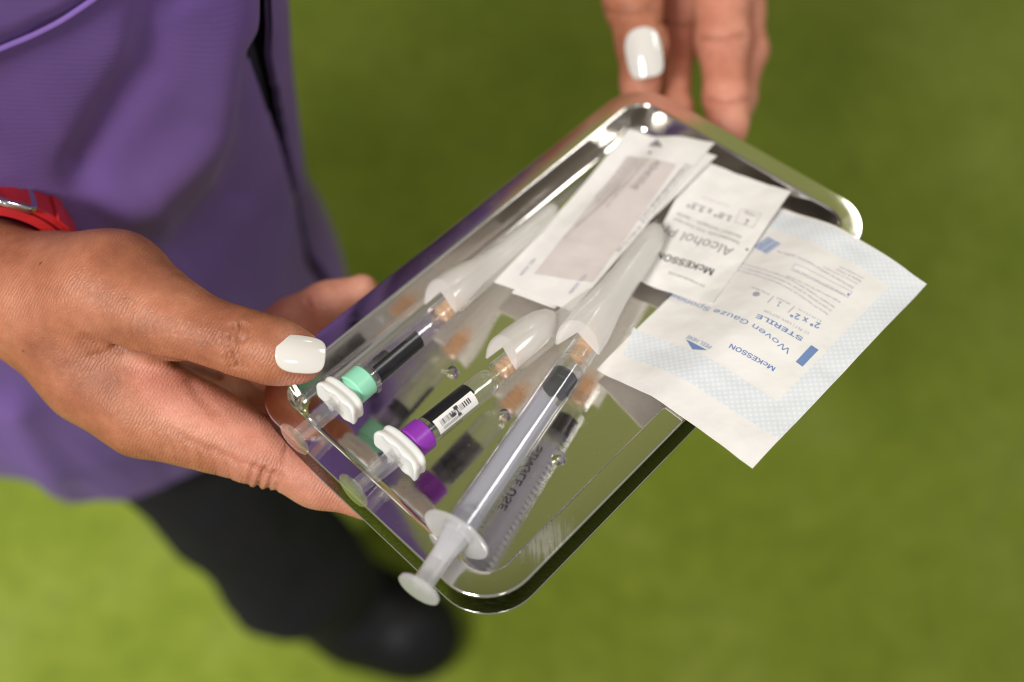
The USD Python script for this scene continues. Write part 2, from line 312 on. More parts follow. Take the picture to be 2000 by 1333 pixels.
def scoop(ax, prof, half=96, tilt=0, thick=.7, lat=0, roll=0):
    """safety shield: a half pipe open towards the tray; prof: (s, radius, rise)"""
    A = np.radians(np.linspace(90 - half, 90 + half, 26) + roll); rings = []
    for (z, r, rise) in prof:
        zz = z + tilt * np.cos(A - np.radians(90 + roll))
        o = np.stack([r * np.cos(A) + lat, r * np.sin(A) + rise, zz], -1); i = np.stack([(r - thick) * np.cos(A) + lat, (r - thick) * np.sin(A) + rise, zz], -1)[::-1]
        rings.append(np.vstack([o, i]))
    v, f = loft(rings, True, True, True); return ax.w(v), f
def finger_grip(ax, s0, half_len, half_wid, roll=0., core=(3.0, 5.2)):
    """white clip-on finger flange: two rounded plates with a groove between them, bent towards the thumb"""
    n = 56; th = np.linspace(0, 2 * np.pi, n, endpoint=False)
    sg = lambda a, p: np.sign(a) * np.abs(a) ** p
    X, Y = half_len * sg(np.cos(th), .5), half_wid * sg(np.sin(th), .45)
    rings = []
    for k, ky, dz in ((.55, .5, .45), (.80, .76, .2), (.93, .9, 0), (.985, .97, .25), (1, 1, .8), (.985, .98, 1.4), (.95, .93, 1.9), (.925, .88, 2.4), (.93, .88, 2.8), (.95, .92, 3.3), (.96, .95, 3.9), (.93, .93, 4.4), (.86, .84, 4.7), (.74, .66, 4.5), (.6, .5, 4.55)):
        x, y = X * k, Y * ky; rings.append(np.stack([x, y, s0 + dz - .011 * x ** 2 + .25 * np.cos(x * 1.1) * (dz < .6)], -1))
    v, f = loft(rings, True, True, True); v = v.copy()
    c, s_ = math.cos(roll), math.sin(roll); x, y = v[:, 0].copy(), v[:, 1].copy(); v[:, 0] = c * x - s_ * y; v[:, 1] = s_ * x + c * y
    return ax.w(v), f

def needle_end(T, ax, s0, ro, scoop_prof, cap_len, cap_r0=3.3, cap_r1=2.4, tilt=2.5, roll=0, lat=0):
    T.part('luer_collar', ax.revolve(tube_prof(s0 - .5, s0 + 7.5, ro, ro - .8) , 32), 'clear_plastic', smooth=40)
    rib = [(s0 + .5, .8)]
    for k in range(5): rib += [(s0 + 1 + k * 1.7, 2.1), (s0 + 1.5 + k * 1.7, 2.75), (s0 + 2.1 + k * 1.7, 2.75), (s0 + 2.5 + k * 1.7, 2.1)]
    rib += [(s0 + 12, 1.2)]
    T.part('needle_hub', ax.revolve(rib, 24, True, True), 'needle_hub_orange', smooth=40)
    T.part('needle_cap', ax.revolve([(s0 + 8, cap_r0), (s0 + 10, cap_r0 + .1), (s0 + cap_len - 2.5, cap_r1), (s0 + cap_len - 1, cap_r1 * .85), (s0 + cap_len - .2, cap_r1 * .5), (s0 + cap_len, cap_r1 * .1)], 28, False, True), 'milky_shield', smooth=50)
    T.part('safety_shield', scoop(ax, scoop_prof, tilt=tilt, roll=roll, lat=lat), 'milky_shield', smooth=50)

# --- 3 ml syringe
ax3 = Axis(on_tray(893, 1042, 5.4), on_tray(1126, 701, 1.2))
S3 = Thing('syringe', 'large frosted plastic syringe with black stopper and wide round flange', 'syringe', ax3.w([0, 0, 30])[0], 'syringes lying in the tray')
RB = 4.75
S3.part('barrel', ax3.revolve(tube_prof(0, 60, RB, RB - .75) , 56), 'frosted_plastic')
S3.part('barrel_nose', ax3.revolve([(60, RB - .02), (61.5, RB - .5), (62.6, RB - .55), (63.0, 3.4), (66.5, 3.2), (66.6, 1.5)], 48), 'clear_plastic')
S3.part('flange', ax3.revolve([(-1.1, RB - .6), (-1.1, 9.0), (-.8, 9.5), (-.2, 9.5), (.1, 9.0), (.3, RB + .4), (1.2, RB - .05)], 64), 'frosted_rod')
S3.part('plunger_rod', cross_rod(ax3, -17, 48, 3.2, 3.2, 1.2, flare=lambda z: 3.6 if z > -1 else 3.3 - .55 * math.sin(min(1, (-1 - z) / 12) * math.pi / 2)), 'frosted_rod', smooth=30)
S3.part('rod_collar', ax3.revolve([(-9, 2.2), (-7, 2.7), (-3, 3.7), (1, 3.9), (6, 3.9), (7, 3.0)], 40), 'frosted_rod')
S3.part('thumb_rest', ax3.revolve([(-18.3, .2), (-18.3, 5.3), (-18.0, 5.8), (-17.2, 5.8), (-16.8, 5.4), (-16.8, .3)], 48, True, True), 'frosted_rod')
st = [(51.0, 2.0), (51.2, 3.95)]
for k in range(2): st += [(51.4 + k * 3.0, 3.95), (52.8 + k * 3.0, 3.95), (53.1 + k * 3.0, 3.5), (54.0 + k * 3.0, 3.5)]
st += [(57.4, 3.9), (59.4, .4)]
S3.part('stopper', ax3.revolve(st, 48, True, True), 'black_rubber', smooth=30)
needle_end(S3, ax3, 63.5, 4.2, [(67, 7.4, 1.6), (72, 7.3, 1.5), (77, 6.9, 1.5), (82, 6.1, 1.4), (88, 5.4, 1.3), (95, 5.0, 1.2), (112, 4.6, .8), (117, 4.0, .6), (120, .9, .4)], 54, 3.3, 2.8, tilt=3.5, roll=16, lat=-1.3)
marks = []
for k in range(31):
    big = k % 5 == 0; s_ = 4 + k * 1.75
    marks.append(grid_patch(11.6 - (2.8 if big else 1.7), s_, 11.6, s_ + .3, 3, 1, .03))
mv, mf = cat(*marks); S3.part('graduation', (ax3.wrap(mv, RB), mf), 'print_black', smooth=False)
def barrel_text(T, ax, txt, h, s0, x0, r, along=False, flip=False, material='print_black', bold=False):
    v, f = text2d(txt, h, bold); v = v - [v[:, 0].min(), 0, 0]
    if along: q = np.column_stack([x0 - v[:, 1], s0 + v[:, 0], v[:, 2] + .03]) if not flip else np.column_stack([x0 + v[:, 1], s0 - v[:, 0], v[:, 2] + .03])
    else: q = np.column_stack([x0 + v[:, 0], s0 + v[:, 1], v[:, 2] + .03]) if not flip else np.column_stack([x0 - v[:, 0], s0 - v[:, 1], v[:, 2] + .03])
    T.part('lettering', (ax.wrap(q, r), f), material, smooth=False)
for txt, s_ in (('2½', 13), ('2', 20), ('1½', 29), ('1', 39)):
    barrel_text(S3, ax3, txt, 2.0, s_ + 1, -5.2, RB, flip=True)
barrel_text(S3, ax3, 'SINGLE USE', 2.8, 44, 15.2, RB, along=True, flip=True, bold=True)

# --- two small prefilled syringes
def small_syringe(A, B, cap_mat, cap_word, label, purple):
    ax = Axis(A, B); T = Thing('syringe', label, 'syringe', ax.w([0, 0, 20])[0], 'syringes lying in the tray'); R = 4.05
    s1 = 36.5 if purple else 39.5
    T.part('barrel', ax.revolve([(3, R - .8), (3, R), (s1 - 3, R), (s1 - 1.2, R - .5), (s1, R - 1.6), (s1 + .3, 1.8), (s1 + 3, 1.7), (s1 + 3, 1.0), (s1, 1.0), (s1 - 1.6, R - 1.4), (s1 - 3.2, R - .8), (3, R - .8)], 48), 'clear_plastic')
    c0, c1 = (3.8, 9.6) if purple else (5.2, 11.0)
    T.part('collar', ax.revolve(tube_prof(c0, c1, R + .75, R + .02, .4), 48), cap_mat, label=f'{cap_word} ring collar')
    if not purple:
        T.part('collar_rim', ax.revolve(tube_prof(c1 + .02, c1 + 1.2, R + 1.5, R + .05, .4), 48), 'clear_plastic')
        T.part('collar_tab', ax.revolve([(c0 - 2, 1.0), (c0 - 2, R), (c0 + .3, R + .2), (c0 + .3, 1.2)], 40), cap_mat)
    else:
        T.part('collar_tab', ax.revolve([(c0 - 2.6, 1.0), (c0 - 2.6, R - .6), (c0 - .9, R - .4), (c0 - .9, R - .2), (c0 - .05, R - .1), (c0 - .05, 1.2)], 40), cap_mat)
    hl = 8.3 if purple else 7.4
    T.part('finger_grip', finger_grip(ax, -1.2 if purple else -.8, hl, 4.6, roll=math.radians(-4)), 'white_plastic', smooth=50)
    T.part('thumb_rest', ax.revolve([(-16.9, .2), (-16.9, 4.8), (-16.6, 5.25), (-16.1, 5.25), (-15.7, 4.8), (-15.9, .3)], 48, True, True), 'clear_rod')
    T.part('plunger_rod', cross_rod(ax, -16, s1 - 22, 2.35, 2.35, .8), 'clear_rod', smooth=30)
    T.part('rod_sleeve', ax.revolve([(-9.5, 2.0), (-9.5, 2.6), (2, 2.9), (2, 2.2)], 36), 'clear_plastic')
    sp = s1 - 19
    T.part('stopper', ax.revolve([(sp - 3.5, 1.5), (sp - 3.3, R - .85), (sp - 2.4, R - .85), (sp - 2.2, R - 1.1), (sp - 1.2, R - 1.1), (sp - 1, R - .85), (sp, R - .85), (sp + .6, .3)], 40, True, True), 'black_rubber')
    if purple:
        T.part('label_film', (ax.wrap((g := grid_patch(-6.2, 11.0, 2.2, 27.0, 20, 2, .05))[0], R), g[1]), 'black_film')
        T.part('label', (ax.wrap((g := grid_patch(.9, 11.6, 5.4, 26.4, 12, 2, .09))[0], R), g[1]), 'label_white')
        bars, y, rb = [], 13.2, random.Random(3)
        while y < 24.6:
            w = rb.choice([.16, .16, .3, .45]); bars.append(grid_patch(1.9, y, 3.5, y + w, 5, 1, .12)); y += w + rb.choice([.2, .25, .35])
        bars += [grid_patch(2.6, 17.2, 3.6, 18.6, 4, 1, .13), grid_patch(3.55, 19, 4.4, 20, 4, 1, .13), grid_patch(1.4, 18.8, 2.4, 20.2, 4, 1, .13)]
        y = 13.4
        while y < 20.5:
            bars.append(grid_patch(3.9, y, 4.8, y + .22, 4, 1, .12)); y += .55
        T.part('barcode', (ax.wrap(cat(*bars)[0], R), cat(*bars)[1]), 'print_black', smooth=False)
        barrel_text(T, ax, '7mm 50', 1.5, 12.2, 7.9, R, along=True)
        needle_end(T, ax, s1 + 2, 3.9, [(41.0, 6.7, 2.6), (45, 6.8, 2.6), (50, 6.7, 2.5), (55, 6.1, 2.3), (59, 4.9, 2.0), (61.2, 3.2, 1.6), (62.0, .9, 1.2)], 63, 3.7, 3.5, tilt=3.6, roll=24, lat=-1.2)
    else:
        T.part('label_film', (ax.wrap((g := grid_patch(1.0, 13.2, 7.2, 31.0, 20, 2, .05))[0], R), g[1]), 'black_film')
        ln = [grid_patch(-3.4 + .95 * k, 25.5 + (k % 2), -3.3 + .95 * k, 37.2 - (k % 3), 2, 1, .05) for k in range(6)]
        T.part('graduation', (ax.wrap(cat(*ln)[0], R), cat(*ln)[1]), 'print_grey', smooth=False)
        needle_end(T, ax, s1 + 2, 3.9, [(44, 7.3, 2.4), (48, 7.3, 2.3), (53, 6.7, 2.1), (58, 5.6, 1.8), (63, 4.6, 1.5), (70, 4.2, 1.3), (94, 3.9, 1.0), (97, 3.2, .9), (98.5, .8, .8)], 50, 3.2, 2.6, tilt=3.6, roll=24, lat=-1.2)
small_syringe(on_tray(780, 886, 4.8), on_tray(955, 745, .3), 'purple_plastic', 'purple', 'small clear syringe with purple collar and barcode label', True)
small_syringe(on_tray(660, 786, 4.8), on_tray(843, 631, .3), 'teal_plastic', 'mint green', 'small clear syringe with mint green collar beside the thumb', False)

# ------------------------------------------------------------------ sheets: packets lying on the tray
def sheet(corners, hfun, nu=40, nv=40, thick=.25, puff=0.0, edge=None):
    """corners: 4 tray XY going round; surface z = hfun(x, y)"""
    c = np.asarray(corners, float)[:, :2]; u, v = np.meshgrid(np.linspace(0, 1, nu), np.linspace(0, 1, nv), indexing='ij')
    xy = ((1 - u) * (1 - v))[..., None] * c[0] + (u * (1 - v))[..., None] * c[1] + (u * v)[..., None] * c[2] + ((1 - u) * v)[..., None] * c[3]
    if edge is not None: xy = edge(u, v, xy)
    z = hfun(xy[..., 0], xy[..., 1]); top = np.dstack([xy, z]); bot = np.dstack([xy, z - thick])
    i = np.arange(nu - 1)[:, None] * nv + np.arange(nv - 1)[None]; q = np.stack([i, i + nv, i + nv + 1, i + 1], -1).reshape(-1, 4)
    f = np.vstack([q[:, [0, 1, 2]], q[:, [0, 2, 3]]]); N = nu * nv
    if np.cross(c[1] - c[0], c[3] - c[0]) < 0: f = f[:, ::-1]
    b = np.concatenate([np.arange(nu) * nv, (nu - 1) * nv + np.arange(1, nv), np.arange(nu - 2, -1, -1) * nv + nv - 1, np.arange(nv - 2, 0, -1)])
    b2 = np.roll(b, -1); side = np.vstack([np.stack([b, b2, b2 + N], -1), np.stack([b, b2 + N, b + N], -1)])
    return tray(np.vstack([top.reshape(-1, 3), bot.reshape(-1, 3)])), np.vstack([f, f[:, ::-1] + N, side]), u, v
def print_on(T, hfun, txt, p0, p1, mat_, height=None, bold=False, parent=None, lift=.07):
    """flat print: the baseline runs from photograph point p0 to p1 on the sheet"""
    a, b = on_tray(*p0, hfun)[:2], on_tray(*p1, hfun)[:2]; d = b - a; L = np.linalg.norm(d); d /= L; u_ = np.array([-d[1], d[0]])
    v, f = text2d(txt, 3.0, bold); v[:, 0] -= v[:, 0].min(); k = L / v[:, 0].max(); kh = k if height is None else height / 3.0
    xy = a + v[:, :1] * k * d + v[:, 1:2] * kh * u_; z = hfun(xy[:, 0], xy[:, 1]) + lift + v[:, 2]
    return T.part('lettering', (tray(np.column_stack([xy, z])), f), mat_, parent, smooth=False)
def poly_on(T, hfun, pts, mat_, name='printed_mark', lift=.06, n=8):
    P = np.array([on_tray(*p, hfun)[:2] for p in pts])
    if len(P) == 3: P = np.vstack([P, P[2]])
    v, f, *_ = sheet(P, lambda x, y: hfun(x, y) + lift, n, n, .02)
    return T.part(name, (v, f), mat_, smooth=False)
def line_on(T, hfun, p0, p1, mat_, w=.25, name='printed_line', lift=.06):
    a, b = on_tray(*p0, hfun)[:2], on_tray(*p1, hfun)[:2]; d = norm(b - a); u_ = np.array([-d[1], d[0]]) * w / 2
    v, f, *_ = sheet([a - u_, b - u_, b + u_, a + u_], lambda x, y: hfun(x, y) + lift, 12, 2, .02); return T.part(name, (v, f), mat_, smooth=False)
sm = lambda x, a, b: (lambda k: k * k * (3 - 2 * k))(np.clip((x - a) / (b - a), 0, 1))
wob = lambda x, y, s, a, seed: a * (meshkit.fbm(np.stack([np.asarray(x) / s, np.asarray(y) / s, np.zeros_like(np.asarray(x, float))], -1), 2, seed) - .5)

# --- gauze packet, resting over the right rim
def h_gauze(x, y):
    z = -6.8 + 8.0 * sm(x, 64, 95) + .6 * sm(x, 95, 124)
    z = z + 2.2 * np.exp(-(((x - 97) / 13) ** 2 + ((y - 112) / 24) ** 2))               # the folded pad inside lifts the middle
    z = z - 2.2 * sm(x, 105, 126) * sm(y, 130, 160) - .6 * sm(y, 84, 72)
    return z + wob(x, y, 14, 1.3, 3) + wob(x, y, 5.5, .45, 8)
gc = [on_tray(1810, 555, h_gauze), on_tray(1470, 915, h_gauze), on_tray(1166, 722, h_gauze)]
gc.append([gc[0][0] + gc[2][0] - gc[1][0] - 2, gc[0][1] + gc[2][1] - gc[1][1] + 1, 0]); gc = np.array(gc)[:, :2]
GZ = Thing('gauze_packet', 'white paper gauze packet with blue dotted border hanging over the tray rim', 'gauze packet', tray([*gc.mean(0), -3])[0])
def g_edge(u, v, xy):
    c = gc.mean(0); bow = (.012 * np.sin(np.pi * u) * (2 * v - 1) ** 2)[..., None]
    return xy + (xy - c) * bow
gv, gf, gu, gw = sheet(gc, h_gauze, 60, 60, .3, edge=g_edge)
GZ.part('wrapper', (gv, gf), 'paper_white', smooth=40)
# dotted frame
for pts in ([(1809, 556), (1738, 560), (1519, 786), (1521, 861)], [(1519, 786), (1520, 858), (1217, 694), (1237, 640)], [(1806, 553), (1738, 560), (1504, 447), (1521, 414)]):
    P = np.array([on_tray(*p, h_gauze)[:2] for p in pts])
    v, f, *_ = sheet(P, lambda x, y: h_gauze(x, y) + .05, 40, 40, .02)
    loc = (v - TO) @ np.stack([TX, TY], 1) * 1000; GZ.part('printed_border', (v, f), 'printed_dots', smooth=False, uv=loc)
PB, PL = 'print_blue', 'print_lilac_grey'
print_on(GZ, h_gauze, 'McKESSON', (1515, 719), (1428, 672), PB, height=1.45, bold=True)
print_on(GZ, h_gauze, 'Woven Gauze Sponges', (1545, 685), (1304, 566), PB, height=1.75)
print_on(GZ, h_gauze, 'STERILE', (1569, 661), (1480, 614), PB, height=1.5, bold=True)
print_on(GZ, h_gauze, '12-PLY | 100% COTTON', (1581, 651), (1494, 606), PL)
print_on(GZ, h_gauze, '2" x 2"', (1603, 633), (1547, 609), PB, bold=True)
print_on(GZ, h_gauze, '5.1 cm x 5.1 cm', (1605, 627), (1560, 603), PL)
print_on(GZ, h_gauze, '1', (1527, 592), (1521, 589.5), PB, height=2.0)
print_on(GZ, h_gauze, 'per pouch', (1543, 594), (1518, 581), PL)
line_on(GZ, h_gauze, (1552, 599), (1539, 611), PL); line_on(GZ, h_gauze, (1511, 579), (1499, 592), PL)
print_on(GZ, h_gauze, 'Do Not Reuse', (1504, 575), (1469, 561), PL)
def disc_on(T, hfun, c, r, mat_):
    a = on_tray(*c, hfun)[:2]; th = np.linspace(0, 2 * np.pi, 24, endpoint=False); xy = a + r * np.stack([np.cos(th), np.sin(th)], -1)
    v = np.vstack([np.column_stack([xy, hfun(xy[:, 0], xy[:, 1]) + .07]), [[*a, hfun(*a) + .07]]]); j = np.arange(24)
    T.part('printed_mark', (tray(v), np.stack([j, (j + 1) % 24, np.full(24, 24)], -1)), mat_, smooth=False)
disc_on(GZ, h_gauze, (1477, 575), 1.05, PL)
poly_on(GZ, h_gauze, [(1584.5, 674.7), (1599, 684), (1567.4, 716.7), (1554, 707)], PB)
print_on(GZ, h_gauze, 'PEEL HERE', (1391, 677), (1345, 655), PB)
poly_on(GZ, h_gauze, [(1340, 663.5), (1381, 684.6), (1352, 683)], PB, n=6)
for txt, a, b in (('Read all information before use. Contents sterile unless the package is open or damaged.', (1618, 614), (1428, 522.6)), ('In case of damage, do not use. Not made with natural rubber latex. Store dry.', (1625, 607), (1434, 517)),
                  ('Sterilized by irradiation. Keep away from sunlight and from heat at all times.', (1631, 600), (1448, 513.6)), ('Single patient use | Rx only | non-woven', (1642, 590), (1537, 539)),
                  ('Satisfaction guaranteed or money back', (1652, 576), (1551, 526)), ('Distributed by medical surgical inc. quality line', (1668, 562), (1519, 490)),
                  ('Richmond, VA 23233 made in', (1675, 554), (1609, 521)), ('Made in China', (1682.7, 549), (1636, 526)), ('www.supply.com', (1688, 544), (1641, 521))):
    print_on(GZ, h_gauze, txt, a, b, PL)
poly_on(GZ, h_gauze, [(1653, 578), (1657, 572), (1660, 577)], PB, n=3)
for a, b in (((1664, 571), (1553, 516)), ((1664, 571), (1655, 582)), ((1655, 582), (1545, 528)), ((1545, 528), (1553, 516))): line_on(GZ, h_gauze, a, b, PL, .15)
rb = random.Random(5); k = 0.0
while k < 1:
    w = rb.choice([.025, .04, .06]); q = lambda s, e: (1500 + (1527 - 1500) * s + (1471 - 1500) * e, 463 + (477 - 463) * s + (483 - 463) * e)
    poly_on(GZ, h_gauze, [q(k, 0), q(min(1, k + w), 0), q(min(1, k + w), 1), q(k, 1)], PB, 'printed_bar', n=3); k += w + rb.choice([.025, .04])

# --- alcohol pad packet
def h_pad(x, y):
    return np.maximum(h_gauze(x, y) + .55, -6.0 + 3.0 * sm(x, 58, 84) + 3.4 * sm(y, 128, 166)) + 1.3 * np.exp(-(((x - 66) / 7) ** 2 + ((y - 130) / 13) ** 2)) + wob(x, y, 9, 1.0, 11) + wob(x, y, 4, .35, 12)
pc = np.array([on_tray(*p, h_pad)[:2] for p in ((1545, 374), (1462, 487), (1266, 556), (1394, 328))])
pc = np.array([on_tray(*p, h_pad)[:2] for p in ((1545, 374), (1392, 592), (1232, 541), (1362, 310))])
PD = Thing('alcohol_pad_packet', 'white alcohol prep pad packet with black lettering overlapping the gauze packet', 'alcohol pad', tray([*pc.mean(0), -3])[0])
v, f, *_ = sheet(pc, h_pad, 44, 60, .25); PD.part('wrapper', (v, f), 'paper_white', smooth=40)
PK, PG = 'print_black', 'print_grey'
print_on(PD, h_pad, 'McKESSON', (1396, 527), (1287, 491), PK, bold=True)
print_on(PD, h_pad, 'Alcohol Prep', (1434, 487), (1271, 427), PG)
print_on(PD, h_pad, 'Saturated with 70% Isopropyl', (1446, 474), (1318, 426), PG)
print_on(PD, h_pad, 'Alcohol | Antiseptic | Sterile', (1450, 462), (1324, 415), PG)
print_on(PD, h_pad, '1.8" x 3.3"', (1431, 424), (1347, 394), PG, bold=True)
print_on(PD, h_pad, '4.6 cm x 8.4 cm', (1424, 402), (1372, 385), 'print_faint')
print_on(PD, h_pad, 'L', (1463, 431), (1458, 429), PK, height=2.2, bold=True)
print_on(PD, h_pad, 'LARGE', (1478, 421), (1456, 412), PG)
for a, b in (((1448, 408), (1487, 418)), ((1487, 418), (1471, 445)), ((1471, 445), (1435, 435)), ((1435, 435), (1448, 408))): line_on(PD, h_pad, a, b, 'print_faint', .18)
print_on(PD, h_pad, 'For external use only', (1377, 558), (1306, 531), PG)
disc_on(PD, h_pad, (1459, 488), .5, PG)

# --- bandage packets: two long ones, one on the other
def h_band(x, y):
    return -3.2 + 2.8 * sm(y, 120, 168) + .9 * sm(x, 35, 50) - 1.6 * np.exp(-((x - 22) / 4.5) ** 2) * sm(y, 100, 125) + .8 * np.exp(-(((x - 33) / 9) ** 2)) + wob(x, y, 12, .9, 21) + wob(x, y, 5, .35, 22)
def h_band2(x, y): return h_band(x, y) - .7
bc = np.array([on_tray(*p, h_band)[:2] for p in ((1227, 252), (1396, 279), (1117, 608), (965, 551))])
bc2 = np.array([on_tray(*p, h_band2)[:2] for p in ((1260, 262), (1400, 305), (1083, 603), (1000, 572))])
B2 = Thing('bandage_packet', 'white bandage packet mostly hidden under the pink printed bandage packet', 'bandage packet', tray([*bc2.mean(0), -6])[0])
v, f, *_ = sheet(bc2, h_band2, 40, 50, .25); B2.part('wrapper', (v, f), 'paper_white', smooth=40)
BD = Thing('bandage_packet', 'long white bandage packet with a pinkish grey printed panel', 'bandage packet', tray([*bc.mean(0), -5])[0])
v, f, *_ = sheet(bc, h_band, 44, 60, .3); BD.part('wrapper', (v, f), 'paper_white', smooth=40)
poly_on(BD, h_band, [(1224, 304), (1322, 322), (1158, 552), (1042, 536)], 'panel_pink', 'printed_panel', .05, 24)
print_on(BD, h_band, 'ADHESIVE', (1282, 313), (1231, 367), PG, bold=True)
for a, b, tx in (((1262, 310), (1182, 404), 'Do not use if unit wrapper is open or torn'), ((1252, 308), (1172, 400), 'For medical emergencies seek professional help'), ((1242, 306), (1164, 396), 'Apply to clean dry skin and change it daily'),
                 ((1233, 304), (1160, 386), 'Caution: the packaging of this product'), ((1209, 364), (1100, 463), 'Flexible fabric adhesive bandage 1 x 3 in')):
    print_on(BD, h_band, tx, a, b, PG)
for a, b, tx in (((1348, 322), (1274, 412), 'Sterile unless wrapper is opened or damaged'), ((1340, 320), (1268, 405), 'Bandages sterile, made in a clean room'), ((1330, 330), (1248, 430), 'Peel down this side to open it')):
    print_on(BD, h_band, tx, a, b, PG)
print_on(BD, h_band, '1 x 3 in  25 mm x 76 mm', (1272, 413), (1203, 490), PG)
print_on(BD, h_band, 'PEEL DOWN', (1042, 505), (1014, 537), 'print_lilac_grey', bold=True); print_on(BD, h_band, 'PEEL DOWN', (1141, 536), (1110, 572), 'print_lilac_grey', bold=True)
poly_on(BD, h_band, [(1266, 285), (1294, 288), (1284, 272)], PG, n=5); disc_on(BD, h_band, (1269, 299), .6, PK)

# --- small clear blobs set on the tray floor
for (px, py, r), lb in zip(((884, 726, 1.7), (985, 810, 1.7), (1092, 893, 2.0)), ('clear droplet on the tray floor between the two small syringes', 'clear droplet on the tray floor right of the purple collared syringe', 'larger clear droplet on the tray floor right of the large syringe')):
    c = on_tray(px, py, -DEPTH + .6); s = trimesh.creation.icosphere(3, r); v = s.vertices * [1, 1, .85]; v[:, 2] = np.maximum(v[:, 2], -r * .4) + c[2] + .1; v[:, :2] += c[:2]
    T = Thing('clear_blob', lb, 'blob', tray([c[0], c[1], -DEPTH])[0]); T.part('blob_mesh', (tray(v), s.faces), 'blob' if 'blob' in MATS else 'clear_plastic', smooth=True)

# ------------------------------------------------------------------ skin: smooth blends of tapered limbs, meshed by surface nets
def surface_nets(F, org, h):
    s = F < 0; nx, ny, nz = F.shape
    corner = [(i, j, k) for i in (0, 1) for j in (0, 1) for k in (0, 1)]
    sl = lambda A, c: A[c[0]:nx - 1 + c[0], c[1]:ny - 1 + c[1], c[2]:nz - 1 + c[2]]
    cnt = sum(sl(s, c).astype(np.int8) for c in corner); act = (cnt > 0) & (cnt < 8)
    idx = np.full(act.shape, -1, np.int64); I = np.argwhere(act); idx[act] = np.arange(len(I))
    acc = np.zeros((len(I), 3)); num = np.zeros(len(I)); val = {c: sl(F, c)[act] for c in corner}
    for a in corner:
        for ax in range(3):
            if a[ax]: continue
            b = tuple(1 if i == ax else a[i] for i in range(3)); fa, fb = val[a], val[b]; m = (fa < 0) != (fb < 0)
            t = np.where(m, fa / np.where(m, fa - fb, 1), 0); p = np.array(a, float)[None].repeat(len(I), 0); p[:, ax] += t
            acc[m] += p[m]; num[m] += 1
    V = org + (I + acc / num[:, None]) * h; Q = []
    for ax in range(3):
        b, c = (ax + 1) % 3, (ax + 2) % 3
        sh = [slice(0, -1)] * 3; lo = [slice(1, -1)] * 3; lo[ax] = slice(0, -1); hi = list(lo); hi[ax] = slice(1, None)
        A, B = s[tuple(lo)], s[tuple(hi)]; m = A != B; P = np.argwhere(m); off = np.ones(3, int); off[ax] = 0; P = P + off
        fl = A[m]
        def at_(db, dc):
            q = P.copy(); q[:, b] += db; q[:, c] += dc; return idx[q[:, 0], q[:, 1], q[:, 2]]
        q = np.stack([at_(-1, -1), at_(0, -1), at_(0, 0), at_(-1, 0)], -1); q[~fl] = q[~fl][:, ::-1]; Q.append(q)
    Q = np.vstack(Q); Q = Q[(Q >= 0).all(1)]
    return V, np.vstack([Q[:, [0, 1, 2]], Q[:, [0, 2, 3]]])
def field(groups, h, pad=.006):
    """groups: lists of chains blended inside with k, groups joined with their own k; chain: list of (point, radius)"""
    allp = np.vstack([[p for p, r in ch] for g in groups for ch in g['chains']]); allr = max(r for g in groups for ch in g['chains'] for p, r in ch)
    rr = np.concatenate([[r for p, r in ch] for g in groups for ch in g['chains']])
    lo = (allp - rr[:, None]).min(0) - pad; hi = (allp + rr[:, None]).max(0) + pad; n = np.ceil((hi - lo) / h).astype(int) + 1
    BIG = .05; F = np.full(n, BIG, np.float32); X = [lo[i] + np.arange(n[i]) * h for i in range(3)]
    smin = lambda a, b, k: np.minimum(a, b) - np.maximum(k - np.abs(a - b), 0) ** 2 / (4 * k)
    for g in groups:
        Gf = np.full(n, BIG, np.float32)
        for ch in g['chains']:
            Cf = None
            for (a, ra), (b, rb) in zip(ch[:-1], ch[1:]):
                m = max(ra, rb) + max(g['k'], g.get('join', 0)) + .004; l_ = np.minimum(a, b) - m; h_ = np.maximum(a, b) + m
                i0 = np.clip(np.floor((l_ - lo) / h).astype(int), 0, n); i1 = np.clip(np.ceil((h_ - lo) / h).astype(int) + 1, 0, n); s_ = tuple(slice(p, q) for p, q in zip(i0, i1))
                P = np.stack(np.meshgrid(*[X[i][s_[i]] for i in range(3)], indexing='ij'), -1).astype(np.float32) - a.astype(np.float32); ba = (b - a).astype(np.float32); L2 = float(ba @ ba) + 1e-12
                t = np.clip((P @ ba) / L2, 0, 1); d = np.sqrt(((P - t[..., None] * ba) ** 2).sum(-1)) - (ra + (rb - ra) * t)
                Gf[s_] = smin(Gf[s_], d.astype(np.float32), g['k'])
        F = smin(F, Gf, g.get('join', .002))
    return F, lo
def vnormals(v, f):
    n = np.zeros_like(v); fn = np.cross(v[f[:, 1]] - v[f[:, 0]], v[f[:, 2]] - v[f[:, 0]])
    for k in range(3): np.add.at(n, f[:, k], fn)
    return n / np.maximum(np.linalg.norm(n, axis=1, keepdims=True), 1e-12)
def J(px, py, d, r): return at(px, py, d), r * d / FPX       # joint under a pixel, radius in pixels there
def to_px(v):
    c = (v - CAM) @ W; return np.column_stack([c[:, 0] / c[:, 2] * FPX + CX, c[:, 1] / c[:, 2] * FPX + CY, c[:, 2]])
def seg_dist(p, poly):
    best = np.full(len(p), 1e9)
    for a, b in zip(poly[:-1], poly[1:]):
        a, b = np.array(a, float), np.array(b, float); ba = b - a; t = np.clip(((p - a) @ ba) / (ba @ ba), 0, 1); best = np.minimum(best, np.linalg.norm(p - a - t[:, None] * ba, axis=1))
    return best

